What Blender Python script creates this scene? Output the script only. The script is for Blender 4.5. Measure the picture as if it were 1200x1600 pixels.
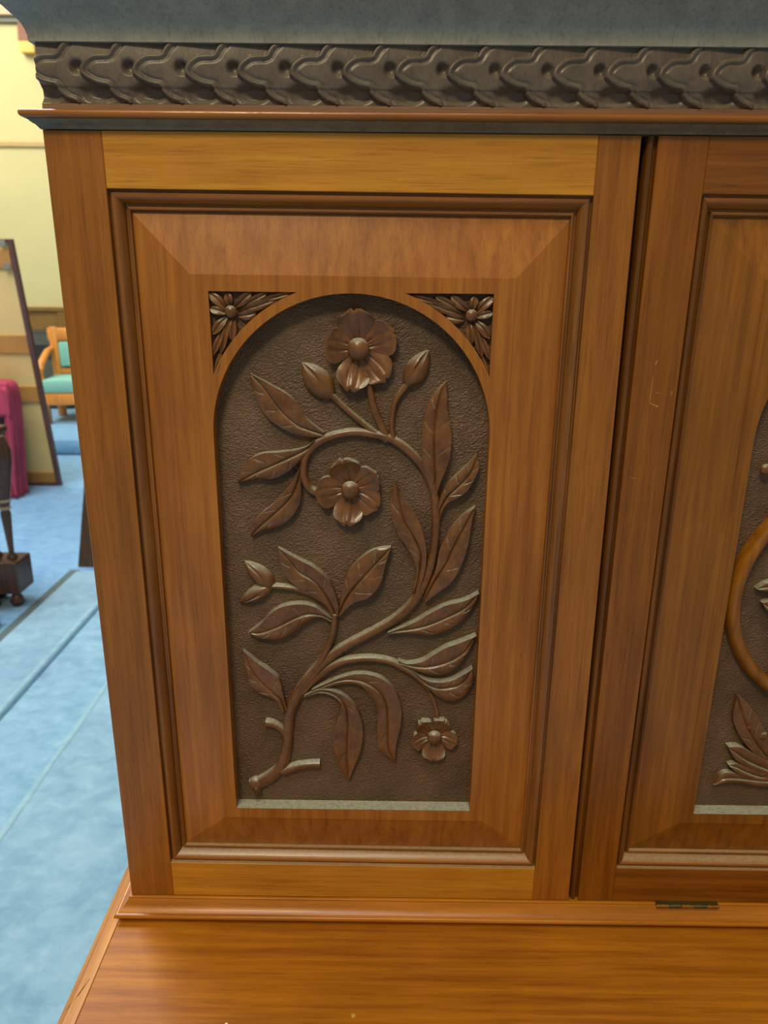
import bpy, bmesh, math, random
import numpy as np
from mathutils import Vector
random.seed(7)
for o in list(bpy.data.objects): bpy.data.objects.remove(o)
SC = bpy.context.scene
COL = SC.collection

# ------------------------------------------------------------ camera
FPX = 1150.0                      # focal length in pixels of the 1200x1600 frame
CR = np.array([0.99993181, 0.01101986, -0.00386552])   # world X seen in camera axes (x right, y down, z forward)
CD = np.array([-0.00936006, 0.95420656, 0.29900206])   # world down
CN = np.array([0.00698347, -0.29894548, 0.95424464])   # world Y
EYE = 1.55                        # lens height above the main floor
cd = bpy.data.cameras.new('camera'); cam = bpy.data.objects.new('camera', cd); COL.objects.link(cam)
cd.sensor_fit = 'VERTICAL'; cd.sensor_height = 36.0; cd.lens = FPX / 1600 * 36.0
from mathutils import Matrix
right = (CR[0], CN[0], -CD[0]); down = (CR[1], CN[1], -CD[1]); fwd = (CR[2], CN[2], -CD[2])
cam.matrix_world = Matrix(((right[0], -down[0], -fwd[0], 0), (right[1], -down[1], -fwd[1], 0), (right[2], -down[2], -fwd[2], EYE), (0, 0, 0, 1)))
cd.clip_start = 0.05; cd.clip_end = 100
cd.dof.use_dof = True; cd.dof.focus_distance = 0.66; cd.dof.aperture_fstop = 9.0
SC.camera = cam

# ------------------------------------------------------------ world, lights, exposure
w = bpy.data.worlds.new('room_ambient'); SC.world = w; w.use_nodes = True
w.node_tree.nodes['Background'].inputs[0].default_value = (1.0, 0.93, 0.80, 1)
w.node_tree.nodes['Background'].inputs[1].default_value = 0.26
SC.view_settings.view_transform = 'Standard'; SC.view_settings.look = 'None'
SC.view_settings.gamma = 1.0; SC.view_settings.exposure = 0.0; SC.view_settings.use_curve_mapping = False

def area(name, loc, target, size, power, color):
    l = bpy.data.lights.new(name, 'AREA'); l.shape = 'RECTANGLE'; l.size, l.size_y = size
    l.energy = power; l.color = color
    o = bpy.data.objects.new(name, l); COL.objects.link(o); o.location = loc
    o.rotation_euler = (Vector(target) - Vector(loc)).to_track_quat('-Z', 'Y').to_euler()
    return o
area('ceiling_light', (-0.50, -0.95, EYE + 1.66), (-0.25, 0.62, EYE - 0.05), (0.5, 0.3), 27, (1.0, 0.80, 0.48))
area('ceiling_light', (-0.25, -0.25, EYE + 2.1), (-0.1, 0.62, EYE - 0.3), (1.4, 0.7), 20, (0.92, 0.97, 1.0))
area('ceiling_light', (-3.0, 3.4, EYE + 3.2), (-2.6, 3.6, 0), (2.4, 2.4), 265, (0.96, 0.97, 1.0))
area('ceiling_light', (-4.6, 6.8, EYE + 3.4), (-4.2, 7.2, 0), (2.4, 2.0), 190, (1.0, 0.95, 0.84))

# ------------------------------------------------------------ helpers
def ray(px, py):
    k = np.array([px - 600, py - 800, FPX]); return np.array([k @ CR, k @ CN, -(k @ CD)])
def atY(px, py, Y):
    q = ray(px, py); q = q * Y / q[1]; return float(q[0]), float(q[2])      # measured point on an upright plane: X, Z
def W(name): return name

POS = {}
def place(o, wpos, parent):
    POS[o.name] = Vector(wpos)
    if parent is not None:
        o.parent = parent; o.location = Vector(wpos) - POS[parent.name]
    else: o.location = wpos
def tag(o, label=None, cat=None, group=None, kind=None):
    if label: o['label'] = label
    if cat: o['category'] = cat
    if group: o['group'] = group
    if kind: o['kind'] = kind
    return o
def empty(name, base, label, cat, group=None):
    o = bpy.data.objects.new(name, None); COL.objects.link(o); o.empty_display_size = 0.05
    place(o, (base[0], base[1], base[2] + EYE), None); return tag(o, label, cat, group)
def mesh(name, V, F, mat, parent=None, smooth=False, sharp=None):
    """V in eye-relative metres; the object's origin goes to its centre"""
    V = np.array(V, float); c = (V.min(0) + V.max(0)) / 2
    me = bpy.data.meshes.new(name); me.from_pydata([tuple(v) for v in (V - c)], [], F); me.update()
    bm = bmesh.new(); bm.from_mesh(me); bmesh.ops.recalc_face_normals(bm, faces=bm.faces); bm.to_mesh(me); bm.free()
    me.materials.append(mat)
    if smooth:
        me.polygons.foreach_set('use_smooth', [True] * len(me.polygons))
        if sharp is not None: me.set_sharp_from_angle(angle=math.radians(sharp))
    o = bpy.data.objects.new(name, me); COL.objects.link(o)
    place(o, (c[0], c[1], c[2] + EYE), parent); return o
class MB:
    def __init__(s): s.V = []; s.F = []
    def add(s, V, F):
        n = len(s.V); s.V += [tuple(v) for v in V]; s.F += [tuple(i + n for i in f) for f in F]; return s
    def box(s, x0, x1, y0, y1, z0, z1, b=0.0):
        if b <= 0:
            V = [(x, y, z) for x in (x0, x1) for y in (y0, y1) for z in (z0, z1)]
            return s.add(V, [(0, 1, 3, 2), (4, 6, 7, 5), (0, 4, 5, 1), (2, 3, 7, 6), (0, 2, 6, 4), (1, 5, 7, 3)])
        bm = bmesh.new(); bmesh.ops.create_cube(bm, size=1)
        for v in bm.verts: v.co = Vector(((x0 + x1) / 2 + v.co.x * (x1 - x0), (y0 + y1) / 2 + v.co.y * (y1 - y0), (z0 + z1) / 2 + v.co.z * (z1 - z0)))
        bmesh.ops.bevel(bm, geom=list(bm.edges), offset=b, segments=2, affect='EDGES', profile=0.5)
        bm.verts.index_update(); s.add([v.co[:] for v in bm.verts], [[v.index for v in f.verts] for f in bm.faces]); bm.free(); return s
    def lathe(s, prof, cx, cy, n=20):
        V = []; F = []
        for r, z in prof:
            for k in range(n):
                a = 2 * math.pi * k / n; V.append((cx + r * math.cos(a), cy + r * math.sin(a), z))
        m = len(prof)
        for i in range(m - 1):
            for k in range(n):
                F.append((i * n + k, i * n + (k + 1) % n, (i + 1) * n + (k + 1) % n, (i + 1) * n + k))
        F.append(tuple(range(n))); F.append(tuple((m - 1) * n + k for k in range(n)))
        return s.add(V, F)
    def tube(s, pts, r, n=10):
        pts = [Vector(p) for p in pts]; V = []; F = []
        rr = r if isinstance(r, (list, tuple)) else [r] * len(pts)
        for i, p in enumerate(pts):
            t = (pts[min(i + 1, len(pts) - 1)] - pts[max(i - 1, 0)]).normalized()
            u = t.cross(Vector((0, 0, 1))); u = u.normalized() if u.length > 1e-3 else Vector((1, 0, 0)); v = t.cross(u)
            for k in range(n):
                a = 2 * math.pi * k / n; V.append(tuple(p + (u * math.cos(a) + v * math.sin(a)) * rr[i]))
        for i in range(len(pts) - 1):
            for k in range(n): F.append((i * n + k, i * n + (k + 1) % n, (i + 1) * n + (k + 1) % n, (i + 1) * n + k))
        F.append(tuple(range(n))); F.append(tuple((len(pts) - 1) * n + k for k in range(n)))
        return s.add(V, F)
    def rot(s, cx, cy, a):
        c, q = math.cos(a), math.sin(a)
        s.V = [(cx + (x - cx) * c - (y - cy) * q, cy + (x - cx) * q + (y - cy) * c, z) for x, y, z in s.V]; return s
    def put(s, name, mat, parent=None, smooth=False, sharp=35): return mesh(name, s.V, s.F, mat, parent, smooth, sharp)

def plate(name, quad, yf, yb, mat, parent, bev=0.0006):
    """board with four measured front corners (X, Z) TL TR BR BL, softened front edges"""
    q = np.array(quad, float); c = q.mean(0); V = []
    ins = q + np.sign(c - q) * bev
    for P, y in ((ins, yf), (q, yf + bev), (q, yb)): V += [(p[0], y, p[1]) for p in P]
    F = [(0, 1, 2, 3), (11, 10, 9, 8)]
    for k in range(2):
        for i in range(4): a, b = k * 4 + i, k * 4 + (i + 1) % 4; F.append((a, b, b + 4, a + 4))
    return mesh(name, V, F, mat, parent)

# ------------------------------------------------------------ materials
def srgb(r, g, b):
    f = lambda c: ((c / 255 + 0.055) / 1.055) ** 2.4 if c / 255 > 0.04045 else c / 255 / 12.92
    return (f(r), f(g), f(b), 1)
class NT:
    def __init__(s, name):
        s.m = bpy.data.materials.new(name); s.m.use_nodes = True; s.t = s.m.node_tree; s.b = s.t.nodes['Principled BSDF']
    def n(s, typ, **kw):
        x = s.t.nodes.new(typ)
        for k, v in kw.items():
            if k.startswith('i_'):
                key = k[2:]; key = int(key) if key.isdigit() else key.replace('_', ' ')
                x.inputs[key].default_value = v
            else: setattr(x, k, v)
        return x
    def l(s, a, b): s.t.links.new(a, b)
    def coords(s, scale, rnd=3.0):
        tc = s.n('ShaderNodeTexCoord'); oi = s.n('ShaderNodeObjectInfo'); mul = s.n('ShaderNodeMath', operation='MULTIPLY'); mul.inputs[1].default_value = rnd
        s.l(oi.outputs['Random'], mul.inputs[0])
        add = s.n('ShaderNodeVectorMath', operation='ADD'); s.l(tc.outputs['Object'], add.inputs[0]); s.l(mul.outputs[0], add.inputs[1])
        mp = s.n('ShaderNodeMapping'); mp.inputs['Scale'].default_value = scale; s.l(add.outputs[0], mp.inputs[0]); return mp.outputs[0]
    def noise(s, vec, scale, detail=4, rough=0.55, dist=0.0):
        x = s.n('ShaderNodeTexNoise'); x.inputs['Scale'].default_value = scale; x.inputs['Detail'].default_value = detail
        x.inputs['Roughness'].default_value = rough; x.inputs['Distortion'].default_value = dist; s.l(vec, x.inputs['Vector']); return x.outputs['Fac']
    def ramp(s, fac, stops):
        r = s.n('ShaderNodeValToRGB'); e = r.color_ramp.elements
        e[0].position, e[0].color = stops[0]; e[1].position, e[1].color = stops[-1]
        for p, c in stops[1:-1]: k = e.new(p); k.color = c
        s.l(fac, r.inputs[0]); return r.outputs[0]
    def mix(s, fac, a, b, mode='MIX'):
        x = s.n('ShaderNodeMix', data_type='RGBA', blend_type=mode)
        if isinstance(fac, float): x.inputs[0].default_value = fac
        else: s.l(fac, x.inputs[0])
        for sock, v in ((x.inputs[6], a), (x.inputs[7], b)):
            if isinstance(v, tuple): sock.default_value = v
            else: s.l(v, sock)
        return x.outputs[2]
    def bump(s, h, strength, dist):
        x = s.n('ShaderNodeBump'); x.inputs['Strength'].default_value = strength; x.inputs['Distance'].default_value = dist
        s.l(h, x.inputs['Height']); s.l(x.outputs[0], s.b.inputs['Normal']); return x
    def dust(s, col, amount, tint=(0.42, 0.41, 0.30, 1), lo=0.35, hi=0.85):
        """pale dust that has settled on the upward facing surfaces"""
        g = s.n('ShaderNodeNewGeometry'); sp = s.n('ShaderNodeSeparateXYZ'); s.l(g.outputs['True Normal'], sp.inputs[0])
        mr = s.n('ShaderNodeMapRange'); mr.inputs['From Min'].default_value = lo; mr.inputs['From Max'].default_value = hi; mr.inputs['To Max'].default_value = amount
        s.l(sp.outputs['Z'], mr.inputs['Value'])
        no = s.noise(s.coords((300, 300, 300)), 1.0, 3); m2 = s.n('ShaderNodeMapRange'); m2.inputs['From Min'].default_value = 0.3; m2.inputs['From Max'].default_value = 0.6
        m2.inputs['To Min'].default_value = 0.55; s.l(no, m2.inputs['Value'])
        mu = s.n('ShaderNodeMath', operation='MULTIPLY'); s.l(mr.outputs[0], mu.inputs[0]); s.l(m2.outputs[0], mu.inputs[1])
        return s.mix(mu.outputs[0], col, tint), mu.outputs[0]

def wood(name, light, dark, axis='z', rough=0.36, dust=0.0, grain=1.0, bump=0.25, spec=0.5):
    m = NT(name)
    st = {'x': (5, 130, 130), 'z': (130, 130, 5), 'y': (130, 5, 130)}[axis]
    fi = {'x': (22, 620, 620), 'z': (620, 620, 22), 'y': (620, 22, 620)}[axis]
    v = m.coords(st); n1 = m.noise(v, 1.0, 5, 0.55, 0.3)
    v3 = m.coords((9, 9, 9)); n3 = m.noise(v3, 1.0, 3, 0.5)
    v2 = m.coords(fi); n2 = m.noise(v2, 1.0, 4, 0.6)
    mid = tuple((a + b) / 2 for a, b in zip(light, dark))
    c = m.ramp(n1, [(0.28, dark), (0.5, mid), (0.72, light)])
    blot = m.ramp(n3, [(0.3, (0.86, 0.84, 0.80, 1)), (0.7, (1.12, 1.12, 1.12, 1))])
    c = m.mix(0.8, c, blot, 'MULTIPLY')
    pore = m.ramp(n2, [(0.33, (0.55, 0.50, 0.46, 1)), (0.47, (1, 1, 1, 1))])
    c = m.mix(0.55 * grain, c, pore, 'MULTIPLY')
    if dust: c, _ = m.dust(c, dust, tint=srgb(176, 160, 118))
    m.l(c, m.b.inputs['Base Color'])
    m.b.inputs['Roughness'].default_value = rough; m.b.inputs['Specular IOR Level'].default_value = spec
    m.bump(n2, bump, 0.0004)
    return m.m
def carved(name, light, dark, dust=0.7, rough=0.42):
    m = NT(name); v = m.coords((60, 60, 60)); n1 = m.noise(v, 1.0, 5, 0.6); v2 = m.coords((500, 500, 160)); n2 = m.noise(v2, 1.0, 4, 0.6)
    c = m.ramp(n1, [(0.3, dark), (0.7, light)])
    c = m.mix(0.5, c, m.ramp(n2, [(0.3, (0.5, 0.45, 0.42, 1)), (0.5, (1, 1, 1, 1))]), 'MULTIPLY')
    c, d = m.dust(c, dust, tint=srgb(172, 174, 150), lo=0.42, hi=0.92)
    m.l(c, m.b.inputs['Base Color']); m.b.inputs['Roughness'].default_value = rough
    m.bump(n2, 0.25, 0.0005); return m.m
def stipple(name, light, dark):
    """background of the relief, roughened all over with a matting punch"""
    m = NT(name); v = m.coords((1, 1, 1), 0.3)
    wob = m.noise(v, 22, 3); wv = m.n('ShaderNodeVectorMath', operation='SCALE'); wv.inputs['Scale'].default_value = 0.02
    cb = m.n('ShaderNodeCombineXYZ'); m.l(wob, cb.inputs[0]); m.l(wob, cb.inputs[2]); m.l(cb.outputs[0], wv.inputs[0])
    ad = m.n('ShaderNodeVectorMath', operation='ADD'); m.l(v, ad.inputs[0]); m.l(wv.outputs[0], ad.inputs[1])
    mp = m.n('ShaderNodeMapping'); mp.inputs['Scale'].default_value = (1.0, 1.0, 1.7); m.l(ad.outputs[0], mp.inputs[0])
    vo = m.n('ShaderNodeTexVoronoi'); vo.inputs['Scale'].default_value = 400; m.l(mp.outputs[0], vo.inputs['Vector'])
    no = m.noise(mp.outputs[0], 620, 3, 0.6)
    h = m.n('ShaderNodeMath', operation='ADD'); m.l(vo.outputs['Distance'], h.inputs[0]); m.l(no, h.inputs[1])
    big = m.noise(v, 16, 4)
    c = m.ramp(big, [(0.3, dark), (0.7, light)])
    c = m.mix(0.6, c, m.ramp(h.outputs[0], [(0.35, (1.25, 1.2, 1.1, 1)), (1.1, (0.7, 0.68, 0.66, 1))]), 'MULTIPLY')
    m.l(c, m.b.inputs['Base Color']); m.b.inputs['Roughness'].default_value = 0.42
    m.bump(h.outputs[0], 0.85, 0.0011); return m.m
def plain(name, col, rough=0.6, var=0.12, scale=12, bump=0.0, bscale=200, metal=0.0):
    m = NT(name); v = m.coords((1, 1, 1)); n = m.noise(v, scale, 4)
    a = tuple(c * (1 - var) for c in col[:3]) + (1,); b = tuple(min(1, c * (1 + var)) for c in col[:3]) + (1,)
    m.l(m.ramp(n, [(0.3, a), (0.7, b)]), m.b.inputs['Base Color']); m.b.inputs['Roughness'].default_value = rough; m.b.inputs['Metallic'].default_value = metal
    if bump: m.bump(m.noise(v, bscale, 3), bump, 0.002)
    return m.m
def carpet(name, a, b):
    m = NT(name); v = m.coords((1, 1, 1), 0.0); n = m.noise(v, 9, 5, 0.65); n2 = m.noise(v, 420, 3, 0.7); n3 = m.noise(v, 1.7, 3)
    mp = m.n('ShaderNodeMapping'); mp.inputs['Scale'].default_value = (1.0, 1.3, 1.0); m.l(v, mp.inputs[0]); n4 = m.noise(mp.outputs[0], 16, 4, 0.6, 0.5)
    s = m.n('ShaderNodeMath', operation='ADD'); m.l(n, s.inputs[0]); m.l(n4, s.inputs[1])
    h = m.n('ShaderNodeMath', operation='MULTIPLY'); h.inputs[1].default_value = 0.5; m.l(s.outputs[0], h.inputs[0])
    c = m.ramp(h.outputs[0], [(0.36, a), (0.64, b)])
    c = m.mix(0.35, c, m.ramp(n2, [(0.3, (0.72, 0.76, 0.8, 1)), (0.7, (1.15, 1.12, 1.1, 1))]), 'MULTIPLY')
    m.l(c, m.b.inputs['Base Color']); m.b.inputs['Roughness'].default_value = 1.0; m.b.inputs['Specular IOR Level'].default_value = 0.1
    m.b.inputs['Sheen Weight'].default_value = 0.35; m.b.inputs['Sheen Roughness'].default_value = 0.5
    m.bump(n2, 0.6, 0.004); return m.m

M_STILE = wood('walnut_upright', srgb(168, 104, 30), srgb(130, 76, 18), 'z')
M_RAIL = wood('walnut_cross_grain', srgb(212, 148, 42), srgb(178, 114, 30), 'x', dust=0.3)
M_PANEL = wood('walnut_panel', srgb(178, 112, 38), srgb(140, 80, 22), 'z', dust=0.0, grain=0.8)
M_MOULDH = wood('moulding_horizontal', srgb(176, 106, 38), srgb(126, 72, 24), 'x', rough=0.30, dust=0.6)
M_MOULDV = wood('moulding_upright', srgb(156, 98, 40), srgb(104, 64, 26), 'z', rough=0.34)
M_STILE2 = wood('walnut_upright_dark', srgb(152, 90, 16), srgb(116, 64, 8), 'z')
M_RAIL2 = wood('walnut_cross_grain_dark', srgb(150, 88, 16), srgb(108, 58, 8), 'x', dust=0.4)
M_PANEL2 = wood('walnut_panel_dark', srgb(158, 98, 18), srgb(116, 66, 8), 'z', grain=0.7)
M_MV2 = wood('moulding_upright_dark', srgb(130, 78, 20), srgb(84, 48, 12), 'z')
M_TOP = wood('worktop_wood', srgb(190, 120, 20), srgb(146, 82, 10), 'x', rough=0.46, spec=0.3, grain=0.9, bump=0.15)
M_TOPEDGE = wood('worktop_edge_wood', srgb(200, 136, 46), srgb(164, 100, 28), 'y', rough=0.42, spec=0.35)
M_BASE = wood('base_moulding_wood', srgb(198, 126, 24), srgb(158, 92, 12), 'x', rough=0.28, spec=0.4, grain=0.6)
M_BEAD = wood('bead_wood', srgb(176, 112, 44), srgb(142, 84, 30), 'x', rough=0.20, grain=0.4)
M_FILLET = wood('fillet_wood', srgb(146, 110, 80), srgb(118, 86, 62), 'x', rough=0.4, dust=0.6)
M_FRIEZE = carved('frieze_wood', srgb(116, 104, 92), srgb(90, 80, 72), dust=0.35, rough=0.36)
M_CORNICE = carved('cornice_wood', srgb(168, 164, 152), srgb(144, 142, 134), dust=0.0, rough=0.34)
M_CARVE = carved('carved_wood', srgb(130, 84, 44), srgb(92, 58, 30), dust=1.0, rough=0.28)
M_GROUND = stipple('punched_ground', srgb(122, 92, 62), srgb(92, 67, 45))
M_LEDGE = carved('dusty_sill', srgb(140, 96, 46), srgb(110, 74, 34), dust=1.0)
M_FR2 = carved('cove_wood', srgb(128, 112, 88), srgb(104, 90, 72), dust=0.0, rough=0.35)
M_DARK = wood('dark_wood', srgb(92, 54, 22), srgb(58, 34, 16), 'z')  # dark brown, used for the inner boards and the branch end

# ------------------------------------------------------------ the room
CARPET = carpet('blue_carpet', srgb(122, 170, 198), srgb(158, 202, 222))
CARPET_B = carpet('blue_carpet_hall', srgb(106, 158, 202), srgb(136, 186, 220))
WALL = plain('cream_wall', srgb(206, 196, 140), 0.9, 0.03, 3)
OAK = wood('oak_trim', srgb(150, 112, 50), srgb(116, 84, 34), 'x', rough=0.5)
FZ, PZ, SZ = -1.55, -1.40, -1.525
def struct(name, mb, mat, smooth=False): return tag(mb.put(name, mat, None, smooth), kind='structure')
struct('floor', MB().box(-8, 5, -5, 9.0, FZ - 0.1, FZ), CARPET_B)
def nosed(x0, x1, y0, y1, z0, z1, r):   # carpeted step with soft edges
    return MB().box(x0, x1, y0, y1, z0, z1, r)
struct('trim_1', nosed(-1.02, 4.9, -4.9, 3.66, FZ, PZ, 0.022), CARPET, True)      # platform under the sideboard
struct('trim_2', nosed(-1.702, -1.405, -4.9, 3.75, FZ - 0.04, SZ, 0.020), CARPET, True)     # low carpeted kerb beside it
struct('trim_11', MB().box(-1.404, -1.022, -4.9, 8.9 - 5.2, FZ, FZ + 0.004), CARPET)
struct('floor_shade_strip', MB().box(-1.757, -1.7025, 2.35, 3.80, FZ, FZ + 0.003, 0.001), plain('kerb_shade_strip', srgb(86, 104, 104), 0.9))  # dark strip paints the floor shade along the kerb's left edge
struct('trim_3', nosed(-7.9, -0.5, 6.575, 9.0, FZ, PZ, 0.05), CARPET_B, True)     # far platform
struct('wall_back', MB().box(-8, 5, 9.0, 9.15, FZ, 3.4), WALL)
struct('wall_left', MB().box(-8.15, -8, -5, 9.15, FZ, 3.4), WALL)
struct('trim_4', MB().box(-7.98, 5, 8.955, 9.0, -0.375, -0.325, 0.008), OAK)      # wainscot cap
wp = tag(MB().box(-7.98, 5, 8.985, 9.0, PZ, -0.375).put('trim_5', OAK), kind='structure')
for k in range(14):
    x = -4.38 + k * 0.52 - 1.56
    MB().box(x - 0.055, x + 0.055, 8.965, 8.985, PZ + 0.12, -0.375, 0.004).put('wainscot_stile', OAK, wp)
struct('trim_6', MB().box(-7.98, 5, 8.975, 9.0, 1.388, 1.44, 0.006), plain('picture_rail_paint', srgb(190, 160, 104), 0.6, 0.05))
struct('trim_7', MB().box(-7.98, 5, 8.90, 9.0, 2.635, 2.72, 0.006), plain('ledge_paint', srgb(200, 176, 140), 0.6, 0.05))
struct('trim_8', MB().box(-7.98, 5, 8.95, 9.0, 2.585, 2.635), plain('ledge_grey_board', srgb(132, 130, 118), 0.8, 0.05))  # grey board directly below the ledge

WORN_LIT = carpet('worn_lit_carpet_edge', srgb(140, 186, 206), srgb(166, 210, 222))  # edge wear plus light caught on the nosings, painted as paler carpet
def nosing(x, y0, y1, z, wd, r=0.012):
    V = []; F = []; pts = [(x + 0.002, z - r * 1.2), (x + 0.001, z - r * 0.6), (x + r * 0.4, z + 0.0002), (x + r, z + 0.0010), (x + wd * 0.6, z + 0.0008), (x + wd, z - 0.0006)]
    n = len(pts)
    for k in range(61):
        y = y0 + (y1 - y0) * k / 60; V += [(p[0] + 0.0035 * (i > 3) * math.sin(k * 2.1 + i), y, p[1]) for i, p in enumerate(pts)]
    for k in range(60):
        for i in range(n): a = k * n + i; b = k * n + (i + 1) % n; F.append((a, b, b + n, a + n))
    F += [tuple(range(n)), tuple(60 * n + i for i in range(n))]
    return V, F
V, F = nosing(-1.02, -4.9, 3.60, PZ, 0.030); tag(mesh('trim_9', V, F, WORN_LIT, None, True), kind='structure')
V, F = nosing(-1.410, -4.9, 3.70, SZ, 0.030); V = [(-2 * 1.410 - x, y, z) for x, y, z in V]; tag(mesh('trim_10', V, F, WORN_LIT, None, True), kind='structure')

# ------------------------------------------------------------ the sideboard
XL, XR, Y0 = -0.2655, 0.705, 0.62
Z_BOT, Z_TOP = -0.6218, 0.1090
sb = empty('sideboard', (0.22, 0.80, PZ), 'large carved walnut sideboard with floral arched door panel standing on blue carpet', 'sideboard')
MB().box(XL, XL + 0.018, Y0 + 0.022, 1.0, Z_BOT, 0.16).put('side_panel', M_STILE, sb)
MB().box(XR - 0.018, XR, Y0 + 0.022, 1.0, Z_BOT, 0.16).put('side_panel', M_STILE, sb)
MB().box(XL + 0.018, XR - 0.018, 0.985, 0.998, Z_BOT, 0.16).put('back_panel', M_DARK, sb)
MB().box(XL + 0.018, XR - 0.018, Y0 + 0.022, 0.985, Z_TOP - 0.004, Z_TOP + 0.012).put('top_board', M_DARK, sb)
MB().box(XL + 0.018, XR - 0.018, Y0 + 0.022, 0.985, Z_BOT - 0.001, Z_BOT + 0.012).put('bottom_board', M_DARK, sb)
MB().box(0.1860, 0.2075, Y0 + 0.0225, 0.98, Z_BOT + 0.013, Z_TOP - 0.005).put('divider', M_DARK, sb)

def wrap(name, prof, mat, parent, yb=1.0, smooth=True, sharp=30):
    V = []; F = []
    for p, z in prof: V += [(XL - p, yb, z), (XL - p, Y0 - p, z), (XR + p, Y0 - p, z), (XR + p, yb, z)]
    for i in range(len(prof) - 1):
        for k in range(3): a = i * 4 + k; F.append((a, a + 1, a + 5, a + 4))
    n = len(prof); F.append(tuple(i * 4 for i in range(n))); F.append(tuple(i * 4 + 3 for i in reversed(range(n))))
    F.append((0, 3, 2, 1)); t = (n - 1) * 4; F.append((t, t + 1, t + 2, t + 3)); 
    V_ = V; return mesh(name, V_, F, mat, parent, smooth, sharp)
def arc(cx, cz, r, a0, a1, n=7): return [(cx + r * math.cos(math.radians(a0 + (a1 - a0) * i / (n - 1))), cz + r * math.sin(math.radians(a0 + (a1 - a0) * i / (n - 1)))) for i in range(n)]

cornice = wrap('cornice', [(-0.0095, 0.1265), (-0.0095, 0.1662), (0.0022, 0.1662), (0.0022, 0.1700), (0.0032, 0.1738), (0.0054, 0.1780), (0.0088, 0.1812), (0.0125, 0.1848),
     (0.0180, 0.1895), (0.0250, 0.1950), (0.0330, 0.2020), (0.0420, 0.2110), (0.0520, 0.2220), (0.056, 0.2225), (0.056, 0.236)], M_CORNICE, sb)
wrap('cove_moulding', [(-0.010, 0.1080), (0.0012, 0.1082), (0.0022, 0.1095), (0.0034, 0.1108), (0.0050, 0.1117), (0.0064, 0.1128), (0.0074, 0.1138), (0.0080, 0.1143), (-0.010, 0.1144)], M_FR2, sb)
wrap('bead_moulding', [(-0.010, 0.1145), (0.0080, 0.1145)] +
     arc(0.0092, 0.1174, 0.0028, -75, 85) + [(0.0040, 0.1204), (-0.010, 0.1204)], M_BEAD, sb)
wrap('fillet', [(-0.010, 0.1205), (-0.0012, 0.1205), (-0.0015, 0.1262), (-0.010, 0.1264)], M_FILLET, sb)
wrap('base_moulding', [(-0.010, Z_BOT + 0.0), (0.0018, Z_BOT), (0.0024, Z_BOT - 0.0006), (0.0024, Z_BOT - 0.0022), (0.0034, Z_BOT - 0.0034), (0.0050, Z_BOT - 0.0060), (0.0080, Z_BOT - 0.0095), (0.0108, Z_BOT - 0.0118),
     (0.0122, Z_BOT - 0.0124)] + arc(0.0128, -0.6369, 0.0024, 80, -90) + [(0.0105, -0.6400), (0.0105, -0.6439), (-0.010, -0.6439)], M_BASE, sb)

# carved scales on the frieze: one relief tile repeated
BX = [(60, 60), (66, 54), (72, 50), (78, 47), (79.5, 44), (80, 32), (81, 24), (84, 17), (90, 9), (96, 4), (102, 1), (107, 0), (113, 1), (119, 7), (124, 14), (129, 24), (131.5, 34), (132.5, 42), (134, 43.5), (139, 44), (146, 49), (153, 58), (158, 72)]
bv = np.array([b[0] for b in BX], float); bu = np.array([b[1] for b in BX], float)
BP = []
for i in range(len(BX) - 1):
    for t in np.linspace(0, 1, 8, endpoint=False): BP.append((bu[i] * (1 - t) + bu[i + 1] * t, bv[i] * (1 - t) + bv[i + 1] * t))
BP = np.array(BP)
PER = 83.5
def scale_h(u, v):
    best = 0
    for k in (2, 1, 0, -1, -2):
        uu = u - k * PER
        xb = np.interp(v, bv, bu)
        if uu >= xb:
            d = np.min(np.hypot(BP[:, 0] - uu, BP[:, 1] - v))
            t = min(1.6, uu / PER)
            h = 5.0 - 3.2 * t
            if v > 133: h -= 0.8
            h += 1.0 * math.exp(-((d - 4.5) / 3.6) ** 2) - 1.0 * math.exp(-((d - 11) / 2.4) ** 2)
            if d < 1.6: h -= 1.2 * (1.6 - d)
            # drilled pit in front of the next leaf tip, deep cut under its lower lobe
            q = (uu - PER + 6, v - 101); h -= 5.5 * math.exp(-((q[0] / 9) ** 2 + (q[1] / 10) ** 2) ** 2)
            q = (uu - PER - 22, v - 141); h -= 5.0 * math.exp(-((q[0] / 26) ** 2 + (q[1] / 14) ** 2) ** 2)
            best = h; break
    return max(best, -4.5)
fx0, fzA = atY(121, 60, 0.614); fx1, _ = atY(121 + PER * 8, 60, 0.614); PM = (fx1 - fx0) / 8
z_top, z_bot = 0.1672, 0.1266
def scale_tile(u0, u1):
    st = 1.7; nu = max(2, int((u1 - u0) / st)); nv = 58; V = []; F = []
    for j in range(nv + 1):
        v = 60 + 98.0 * j / nv; z = z_top + (z_bot - z_top) * j / nv
        bul = 0.0016 * math.sin(math.pi * j / nv)
        for i in range(nu + 1):
            u = u0 + (u1 - u0) * i / nu
            V.append((u * PM / PER, Y0 + 0.0025 - bul - scale_h(u % PER if True else u, v) * 0.001, z))
    for j in range(nv):
        for i in range(nu): a = j * (nu + 1) + i; F.append((a, a + 1, a + nu + 2, a + nu + 1))
    return V, F
V, F = scale_tile(0, PER)
x0 = atY(121, 100, 0.615)[0]
first = mesh('carved_scale', [(v[0] + x0, v[1], v[2]) for v in V], F, M_FRIEZE, cornice, True, 60)
k = 1
while x0 + (k + 1) * PM < XR:
    o = first.copy(); COL.objects.link(o); o.location = first.location + Vector((k * PM, 0, 0)); k += 1
u0 = (XL + 0.0015 - x0) / PM * PER
V, F = scale_tile(u0 + PER, PER); mesh('carved_scale', [(v[0] + x0 - PM, v[1], v[2]) for v in V], F, M_FRIEZE, cornice, True, 60)
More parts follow.
